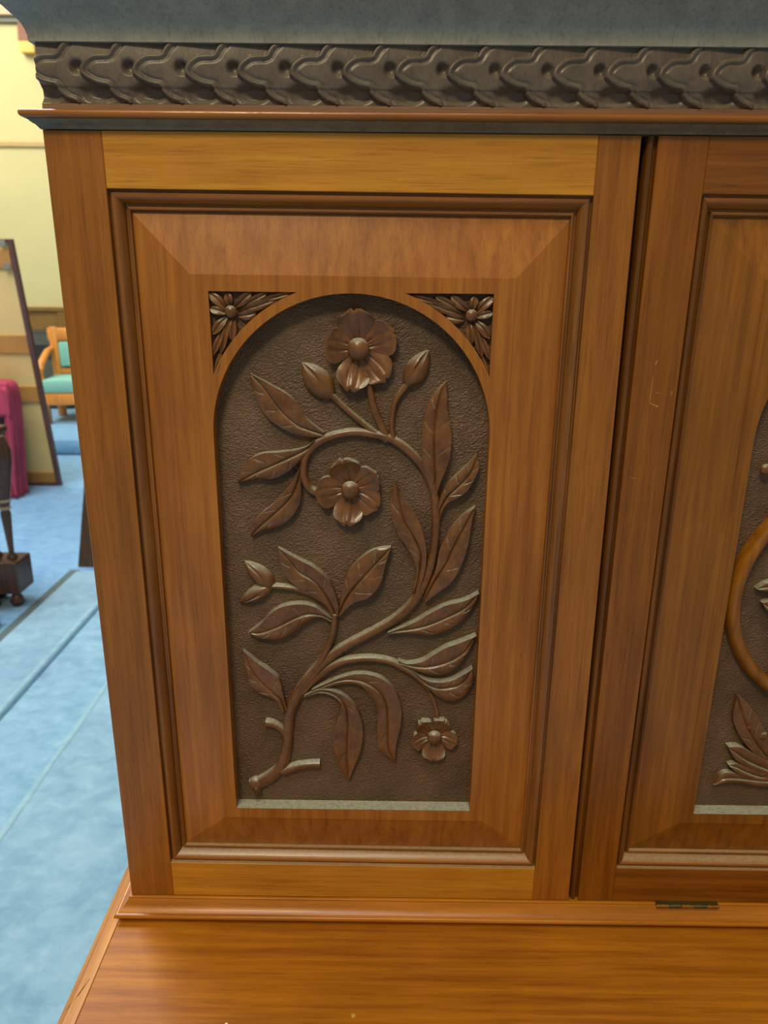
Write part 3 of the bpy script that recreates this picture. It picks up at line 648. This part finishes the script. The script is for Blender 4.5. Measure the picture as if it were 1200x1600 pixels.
# --- right door: ring wreath with acanthus scrolls, mirrored about its own axis
ccx = ACX + RDX + 0.003; ccz = -0.276; RR = 0.1125
N = 96; K = 11; V = []; F = []
for i in range(N):
    a = 2 * math.pi * i / N
    for k in range(K):
        b = math.pi * k / (K - 1); r = RR + 0.0065 * math.cos(b); hh = 0.0150 * abs(math.sin(b)) ** 0.6
        V.append((ccx + r * math.cos(a), YG + 0.0008 - hh, ccz + r * math.sin(a)))
for i in range(N):
    for k in range(K - 1): a = i * K + k; b = ((i + 1) % N) * K + k; F.append((a, a + 1, b + 1, b))
mesh('wreath_ring', V, F, M_PANEL2, RD, True, 60)
for mirror in (False, True):
    def tr(p):
        x, z = atY(p[0], p[1], YG - 0.006); return ((2 * ccx - x) if mirror else x, z)
    T = dict(ground=YG, tr=tr)
    leaf([(1215,1222),(1180,1219),(1150,1216),(1130,1218),(1115,1228)], [(1215,1230),(1180,1226),(1150,1221),(1130,1223),(1115,1228)], [(1215,1214),(1180,1212),(1150,1208),(1130,1209),(1115,1228)], RD, veins=(), h=(.006,.007,.005), **T)
    leaf([(1205,1214),(1185,1212),(1165,1205),(1150,1198),(1138,1195)], [(1205,1220),(1185,1217),(1163,1211),(1148,1204),(1138,1195)], [(1205,1206),(1188,1204),(1168,1197),(1152,1192),(1138,1195)], RD, veins=(), h=(.006,.008,.007), **T)
    leaf([(1210,1206),(1190,1198),(1168,1188),(1150,1176),(1137,1166)], [(1210,1212),(1188,1205),(1165,1195),(1147,1184),(1137,1166)], [(1210,1196),(1194,1186),(1175,1176),(1156,1166),(1137,1166)], RD, veins=(), h=(.006,.008,.008), **T)
    leaf([(1210,1196),(1192,1176),(1176,1152),(1163,1124),(1153,1087)], [(1210,1204),(1185,1184),(1160,1156),(1146,1124),(1153,1087)], [(1212,1180),(1204,1160),(1192,1136),(1176,1108),(1153,1087)], RD, veins=(.4,.6), h=(.006,.0065,.004), **T)
    boss((1173, 1137), 6, 0.005, RD, 'berry', YG, tr); boss((1192, 1150), 9, 0.005, RD, 'berry', YG, tr); boss((1195, 733), 9, 0.0075, RD, 'berry', YG, tr)
    leaf([(1230,916),(1212,915),(1196,917),(1182,920)], [(1230,924),(1212,924),(1196,922),(1182,920)], [(1230,906),(1212,907),(1196,911),(1182,920)], RD, veins=(), h=(.006,.008,.007), N=20, M=5, **T)
    leaf([(1230,950),(1212,950),(1201,948),(1191,942)], [(1230,958),(1212,958),(1199,954),(1191,942)], [(1230,940),(1214,940),(1202,939),(1191,942)], RD, veins=(), h=(.006,.008,.007), N=20, M=5, **T)
    leaf([(1245,1178),(1225,1178),(1208,1180),(1194,1190)], [(1245,1188),(1225,1188),(1208,1188),(1194,1190)], [(1245,1168),(1225,1168),(1206,1172),(1194,1190)], RD, veins=(), h=(.006,.008,.007), N=20, M=5, **T)
# flower at the heart of the wreath, outside the photograph's edge
for k in range(5):
    pt = petal((600, 800), 90 + 72 * k, 55, 50, 10, RD, seed=k); 
    x_, z_ = atY(600, 800, YG - 0.007); pt.location.x += ccx - x_; pt.location.z += ccz - z_
bb_ = boss((600, 800), 16, 0.0058, RD); x_, z_ = atY(600, 800, YG - 0.008); bb_.location.x += ccx - x_; bb_.location.z += ccz - z_

# --- wear: pale scratches on the right stile, a wax drop and a split in the worktop
PALE = plain('scraped_varnish', srgb(188, 130, 62), 0.7, 0.2, 400)
def scratch(pts, wd):
    P = [atY(p[0], p[1], Y0) for p in pts]; V = []; F = []
    for i, (x, z) in enumerate(P):
        w_ = wd * (0.5 + 0.5 * ((i * 7) % 3) / 2)
        V += [(x - w_, Y0 - 0.00012, z - w_ * .4), (x + w_, Y0 - 0.00012, z + w_ * .4), (x + w_, Y0 + 0.0002, z + w_ * .4), (x - w_, Y0 + 0.0002, z - w_ * .4)]
    for i in range(len(P) - 1):
        for k in range(4): a = i * 4 + k; b = i * 4 + (k + 1) % 4; F.append((a, b, b + 4, a + 4))
    F += [(0, 1, 2, 3), tuple(len(V) - 4 + k for k in range(4))]
    mesh('scratch', V, F, PALE, RD)
scratch([(1012,568),(1020,566),(1027,563),(1024,570)], 0.0008)
scratch([(1021,586),(1019,600),(1017,615),(1015,630)], 0.0003)
scratch([(1015,630),(1022,633),(1028,635),(1024,638)], 0.0007)
scratch([(1025,613),(1030,615),(1036,614)], 0.0004); scratch([(1050,611),(1049,618)], 0.0005); scratch([(985,746),(992,748),(1002,747)], 0.0004)
def atZ(px, py, Z): q = ray(px, py); q = q * Z / q[2]; return float(q[0]), float(q[1])
wx, wy = atZ(552, 1587, WT)
MB().lathe([(0.0022, WT - 0.0002), (0.0021, WT + 0.0002), (0.0012, WT + 0.0003), (0.0001, WT + 0.0003)], wx, wy, 14).put('wax_drop', plain('wax', srgb(206, 160, 80), 0.5, 0.1), top, True)
c1 = atZ(140, 1529, WT); c2 = atZ(103, 1579, WT)
MB().tube([(c1[0], c1[1], WT), ((c1[0] + c2[0]) / 2 + .0006, (c1[1] + c2[1]) / 2, WT - .0001), (c2[0], c2[1], WT)], [0.0001, 0.0004, 0.0001], 6).put('split', plain('split_dark', srgb(50, 28, 10), 0.9), top)  # dark brown line along the crack
wx, wy = atZ(353, 1603, WT)
sc_ = MB().box(wx - 0.0022, wx + 0.0022, wy - 0.0022, wy + 0.0022, WT, WT + 0.0004); sc_.rot(wx, wy, math.radians(45))
tag(sc_.put('paper_scrap', plain('white_paper', srgb(240, 238, 225), 0.8, 0.02)), 'tiny white paper scrap lying on the front of the sideboard worktop', 'paper')

# ------------------------------------------------------------ things in the hall behind
# framed board leaning forward, its back turned to the lens
FB = Vector((-2.552, 5.559, FZ)); lean = (5.287 - 5.559) / 1.794
fr = empty('picture_frame', (-3.2, 5.56, FZ), 'tall framed picture turned back to front, leaning over the crimson draped table', 'picture')
CREAM = plain('backing_paper', srgb(228, 194, 126), 0.85, 0.06, 3); TAN = plain('backing_bar', srgb(186, 130, 62), 0.7, 0.08, 5); DKF = plain('dark_frame', srgb(98, 64, 54), 0.45, 0.15, 8)
def leaned(x0, x1, t, z0, z1, off, name, mat, b=0.003):
    mb = MB().box(x0, x1, -t / 2 + off, t / 2 + off, z0, z1, b)
    mb.V = [(x, FB.y + (z - FZ) * lean + y, z) for x, y, z in mb.V]; return mb.put(name, mat, fr)
FT = 0.25; fx1 = -2.552; fx0_ = -3.85
leaned(fx1 - 0.034, fx1, 0.04, FZ, FT, 0, 'frame_side', DKF); leaned(fx0_, fx0_ + 0.034, 0.04, FZ, FT, 0, 'frame_side', DKF)
leaned(fx0_ + 0.034, fx1 - 0.034, 0.05, FT - 0.02, FT, 0, 'frame_edge', DKF); leaned(fx0_ + 0.034, fx1 - 0.034, 0.05, FZ, FZ + 0.018, 0, 'frame_edge', DKF)
leaned(fx0_ + 0.034, fx1 - 0.034, 0.012, FZ + 0.018, FT - 0.02, 0.0, 'backing_panel', CREAM)
def zat(py): return atY(60, py, 5.45)[1]
for a_, b_ in ((420, 392), (551, 523), (628, 603), (757, 742)):
    leaned(fx0_ + 0.034, fx1 - 0.034, 0.012, zat(a_), min(zat(b_), FT - 0.02), -0.013, 'cross_bar', TAN)
GREY = plain('steel_plate', srgb(150, 146, 128), 0.5, 0.1, 40, metal=0.3)
for py in (382, 417): leaned(fx1 - 0.085, fx1 - 0.04, 0.004, zat(py + 5), zat(py - 5), -0.030, 'corner_plate', GREY)

# table under a crimson cloth
tb = empty('table', (-3.3, 5.28, FZ), 'dark wooden table hidden beneath the crimson cloth', 'table')
TDK = plain('table_dark', srgb(52, 34, 24), 0.6, 0.15, 10)
MB().box(-3.95, -2.72, 5.185, 5.305, -0.735, -0.705, 0.004).put('tabletop', TDK, tb)
for x in (-3.92, -2.80):
    for y in (5.195, 5.245): MB().box(x, x + 0.05, y, y + 0.05, FZ, -0.735, 0.004).put('leg', TDK, tb)
MB().box(-3.87, -2.79, 5.296, 5.304, FZ + 0.05, -0.74).put('back_board', TDK, tb)
CR_ = plain('crimson_velvet', srgb(170, 58, 80), 0.8, 0.22, 9, bump=0.3, bscale=60)
# cloth: top, short front fall, long side fall
V = []; F = []
def sheet(fn, nu, nv):
    n0 = len(V)
    for i in range(nu + 1):
        for j in range(nv + 1): V.append(fn(i / nu, j / nv))
    for i in range(nu):
        for j in range(nv): a = n0 + i * (nv + 1) + j; F.append((a, a + 1, a + nv + 2, a + nv + 1))
RX = -2.668
prof_t = [(-3.96, -0.695), (-3.4, -0.694), (-2.9, -0.694), (-2.76, -0.694), (-2.70, -0.699), (-2.668, -0.73), (-2.658, -0.80), (-2.664, -0.95), (-2.680, -1.15), (-2.698, -1.35), (-2.706, -1.50), (-2.700, FZ + 0.012)]
pt_ = spline(prof_t, 60)
def side(u, v):
    x, z = pt_[int(round(u * 59))]; y = 5.165 + 0.150 * v
    dr = max(0, min(1, (-0.73 - z) / 0.5)); return (x + dr * 0.010 * math.sin(v * 11 + 2 * z), y - 0.0 * dr, z)
sheet(side, 59, 30)
sheet(lambda u, v: (-3.96 + (RX + 3.96) * u, 5.165 - 0.02 * math.sin(v * 1.5) + 0.010 * math.sin(u * 60) * v, -0.697 - 0.245 * v), 70, 10)
zx = sorted([(z, x) for x, z in pt_[20:]]); zx_ = ([a[0] for a in zx], [a[1] for a in zx])
sheet(lambda u, v: (float(np.interp(-0.73 + (FZ + 0.012 + 0.73) * v, *zx_)) - 0.055 * u, 5.163 + 0.010 * math.sin(u * 9 + v * 3), -0.73 + (FZ + 0.012 + 0.73) * v), 8, 26)
cl = mesh('tablecloth', V, F, CR_, None, True); so = cl.modifiers.new('thickness', 'SOLIDIFY'); so.thickness = 0.008
tag(cl, 'crimson velvet cloth draped over the table with one end reaching the floor', 'tablecloth')

# turned stand
sd = empty('turned_stand', (-1.9, 3.3, FZ), 'dark turned wooden stand with ball feet at the left edge on blue carpet', 'stand')
SDK = wood('dark_stand_wood', srgb(96, 62, 40), srgb(60, 38, 26), 'z', rough=0.35); RING = plain('worn_ring', srgb(176, 156, 132), 0.4, 0.1)
bx1 = -1.790
MB().box(-2.28, bx1, 3.30, 3.46, -1.480, -1.315, 0.008).put('base_block', SDK, sd)
for x, y in ((bx1 - 0.035, 3.335), (-1.955, 3.43), (-2.24, 3.335), (-2.24, 3.43)):
    MB().lathe([(0.012, FZ + 0.085), (0.020, FZ + 0.075), (0.016, FZ + 0.066), (0.030, FZ + 0.045), (0.034, FZ + 0.026), (0.024, FZ + 0.006), (0.014, FZ)], x, y, 16).put('ball_foot', SDK, sd, True)
for x, y in ((-1.840, 3.376), (-1.925, 3.40), (-2.22, 3.376)):
    zz = lambda s: -1.315 + s * 0.95
    cl_ = MB().lathe([(0.026, zz(0)), (0.024, zz(.012)), (0.013, zz(.025)), (0.013, zz(.05)), (0.024, zz(.24)), (0.018, zz(.265)), (0.026, zz(.29)), (0.030, zz(.31)), (0.030, zz(.33)), (0.040, zz(.38)), (0.060, zz(.50)), (0.064, zz(.57)), (0.050, zz(.62)), (0.042, zz(.64))], x, y, 20).put('turned_leg', SDK, sd, True)
    MB().lathe([(0.022, zz(.262)), (0.030, zz(.270)), (0.022, zz(.280))], x, y, 20).put('ring', RING, cl_, True)
    MB().lathe([(0.026, zz(.300)), (0.034, zz(.310)), (0.028, zz(.322))], x, y, 20).put('ring', RING, cl_, True)
MB().box(-2.30, -1.835, 3.24, 3.50, -0.707, -0.675, 0.008).put('stand_top', SDK, sd)
BRS = plain('brass_cap', srgb(226, 204, 130), 0.35, 0.1, 60)
MB().box(-2.28, -1.875, 3.24, 3.30, -1.345, -1.320, 0.004).put('brass_rail', BRS, sd)
ft = MB().box(-2.28, -1.800, 3.06, 3.12, FZ + 0.0, FZ + 0.060, 0.010).box(-2.0, -1.95, 3.118, 3.302, FZ + 0.005, FZ + 0.05).put('front_runner', SDK, sd)
MB().box(-1.85, -1.795, 3.055, 3.125, FZ + 0.060, FZ + 0.075, 0.006).put('brass_cap', BRS, ft)
MB().box(-2.05, -1.90, 3.301, 3.319, -1.50, FZ + 0.01).put('runner_link', SDK, sd)

# dark panel-ended bench behind the sideboard
bn = empty('bench', (-1.2, 3.95, FZ), 'dark brown bench end with slanted edge showing beside the sideboard', 'bench')
BDK = wood('bench_wood', srgb(112, 76, 44), srgb(78, 50, 28), 'z', rough=0.5)
pv = [(-1.734, FZ), (-1.648, -1.08), (-1.60, -0.80), (-1.20, -0.80), (-1.16, FZ)]
V = [(x, y, z) for y in (3.847, 3.887) for x, z in pv]; F = [tuple(range(5)), tuple(range(9, 4, -1))] + [(i, (i + 1) % 5, (i + 1) % 5 + 5, i + 5) for i in range(5)]
mesh('end_panel', V, F, BDK, bn)
MB().box(-1.56, -1.20, 3.888, 5.2, -1.14, -1.10, 0.004).put('seat', BDK, bn)
MB().box(-1.24, -1.20, 3.888, 5.2, -1.10, -0.82, 0.004).put('backrest', BDK, bn)
V = [(x, y + 1.354, z) for x, y, z in [(x, y, z) for y in (3.847, 3.887) for x, z in pv]]
mesh('end_panel', V, F, BDK, bn)

# armchair on the far platform
ch = empty('armchair', (-3.12, 7.5, PZ), 'light oak armchair with aqua upholstered seat and back on the far platform', 'armchair')
OK2 = wood('honey_oak', srgb(236, 160, 72), srgb(200, 122, 46), 'z', rough=0.4); AQ = plain('aqua_fabric', srgb(132, 190, 172), 0.9, 0.06, 30, bump=0.2)
ca = math.radians(-9); ccx_, ccy_ = -3.21, 7.60
def cb(x0, x1, y0, y1, z0, z1, b, name, mat, smooth=True):
    return MB().box(ccx_ + x0, ccx_ + x1, ccy_ + y0, ccy_ + y1, PZ + z0, PZ + z1, b).rot(ccx_, ccy_, -ca).put(name, mat, ch, smooth)
cb(-0.27, 0.27, -0.27, 0.22, 0.30, 0.44, 0.035, 'seat_cushion', AQ)
cb(-0.27, 0.27, -0.28, 0.24, 0.19, 0.30, 0.006, 'seat_rail', OK2)
cb(-0.185, 0.19, 0.19, 0.26, 0.52, 0.77, 0.02, 'back_cushion', AQ)
cb(-0.29, 0.29, 0.215, 0.265, 0.78, 0.91, 0.02, 'top_rail', OK2)
cb(-0.20, 0.21, 0.215, 0.255, 0.44, 0.50, 0.006, 'lower_rail', OK2)
for sx in (-1, 1):
    cb(-0.27 if sx < 0 else 0.20, -0.19 if sx < 0 else 0.28, 0.21, 0.27, 0.0, 0.92, 0.012, 'back_post', OK2)
    cb(-0.26 if sx < 0 else 0.21, -0.21 if sx < 0 else 0.26, -0.28, -0.23, 0.0, 0.19, 0.006, 'leg', plain('leg_oak', srgb(140, 96, 40), 0.5))
    x = 0.26 * sx
    am = MB().tube([(ccx_ + x, ccy_ + 0.22, PZ + 0.70), (ccx_ + x * 1.04, ccy_ + 0.08, PZ + 0.68), (ccx_ + x * 1.06, ccy_ - 0.06, PZ + 0.62), (ccx_ + x * 1.08, ccy_ - 0.16, PZ + 0.56), (ccx_ + x * 1.06, ccy_ - 0.20, PZ + 0.50)], [0.03, 0.033, 0.036, 0.036, 0.028], 12).rot(ccx_, ccy_, -ca).put('armrest', OK2, ch, True)
    MB().tube([(ccx_ + x * 1.05, ccy_ - 0.20, PZ + 0.54), (ccx_ + x * 1.0, ccy_ - 0.22, PZ + 0.28)], 0.022, 10).rot(ccx_, ccy_, -ca).put('arm_support', OK2, ch, True)

# black cabinet speaker behind the chair
sp = empty('loudspeaker', (-3.72, 8.4, PZ), 'black box loudspeaker between the framed picture and the oak armchair', 'loudspeaker')
BK = plain('black_case', srgb(40, 42, 44), 0.5, 0.1); GR = plain('grey_grille', srgb(84, 84, 74), 0.8, 0.1)
MB().box(-4.05, -3.55, 8.2, 8.6, PZ, PZ + 0.84, 0.01).put('case', BK, sp)
MB().box(-4.02, -3.58, 8.192, 8.1995, PZ + 0.70, PZ + 0.82, 0.002).put('grille', GR, sp)
MB().box(-4.02, -3.58, 8.192, 8.1995, PZ + 0.10, PZ + 0.54, 0.002).put('grille', GR, sp)

# wooden corbel high on the far wall
cbm = empty('corbel', (-3.87, 8.9, 2.29), 'small brown wooden corbel with honey coloured lower block high on the cream wall', 'corbel')
CBR = plain('corbel_brown', srgb(132, 84, 62), 0.6, 0.1)
V = [(-3.96, 8.90, 2.40), (-3.80, 8.90, 2.40), (-3.88, 8.96, 2.60), (-3.97, 8.96, 2.60), (-3.96, 8.9995, 2.40), (-3.80, 8.9995, 2.40), (-3.88, 8.9995, 2.60), (-3.97, 8.9995, 2.60)]
mesh('upper_block', V, [(0, 1, 2, 3), (4, 7, 6, 5), (0, 4, 5, 1), (1, 5, 6, 2), (2, 6, 7, 3), (3, 7, 4, 0)], CBR, cbm)
MB().box(-3.955, -3.80, 8.905, 8.9995, 2.29, 2.40, 0.006).put('lower_block', plain('corbel_honey', srgb(232, 186, 96), 0.6, 0.05), cbm)
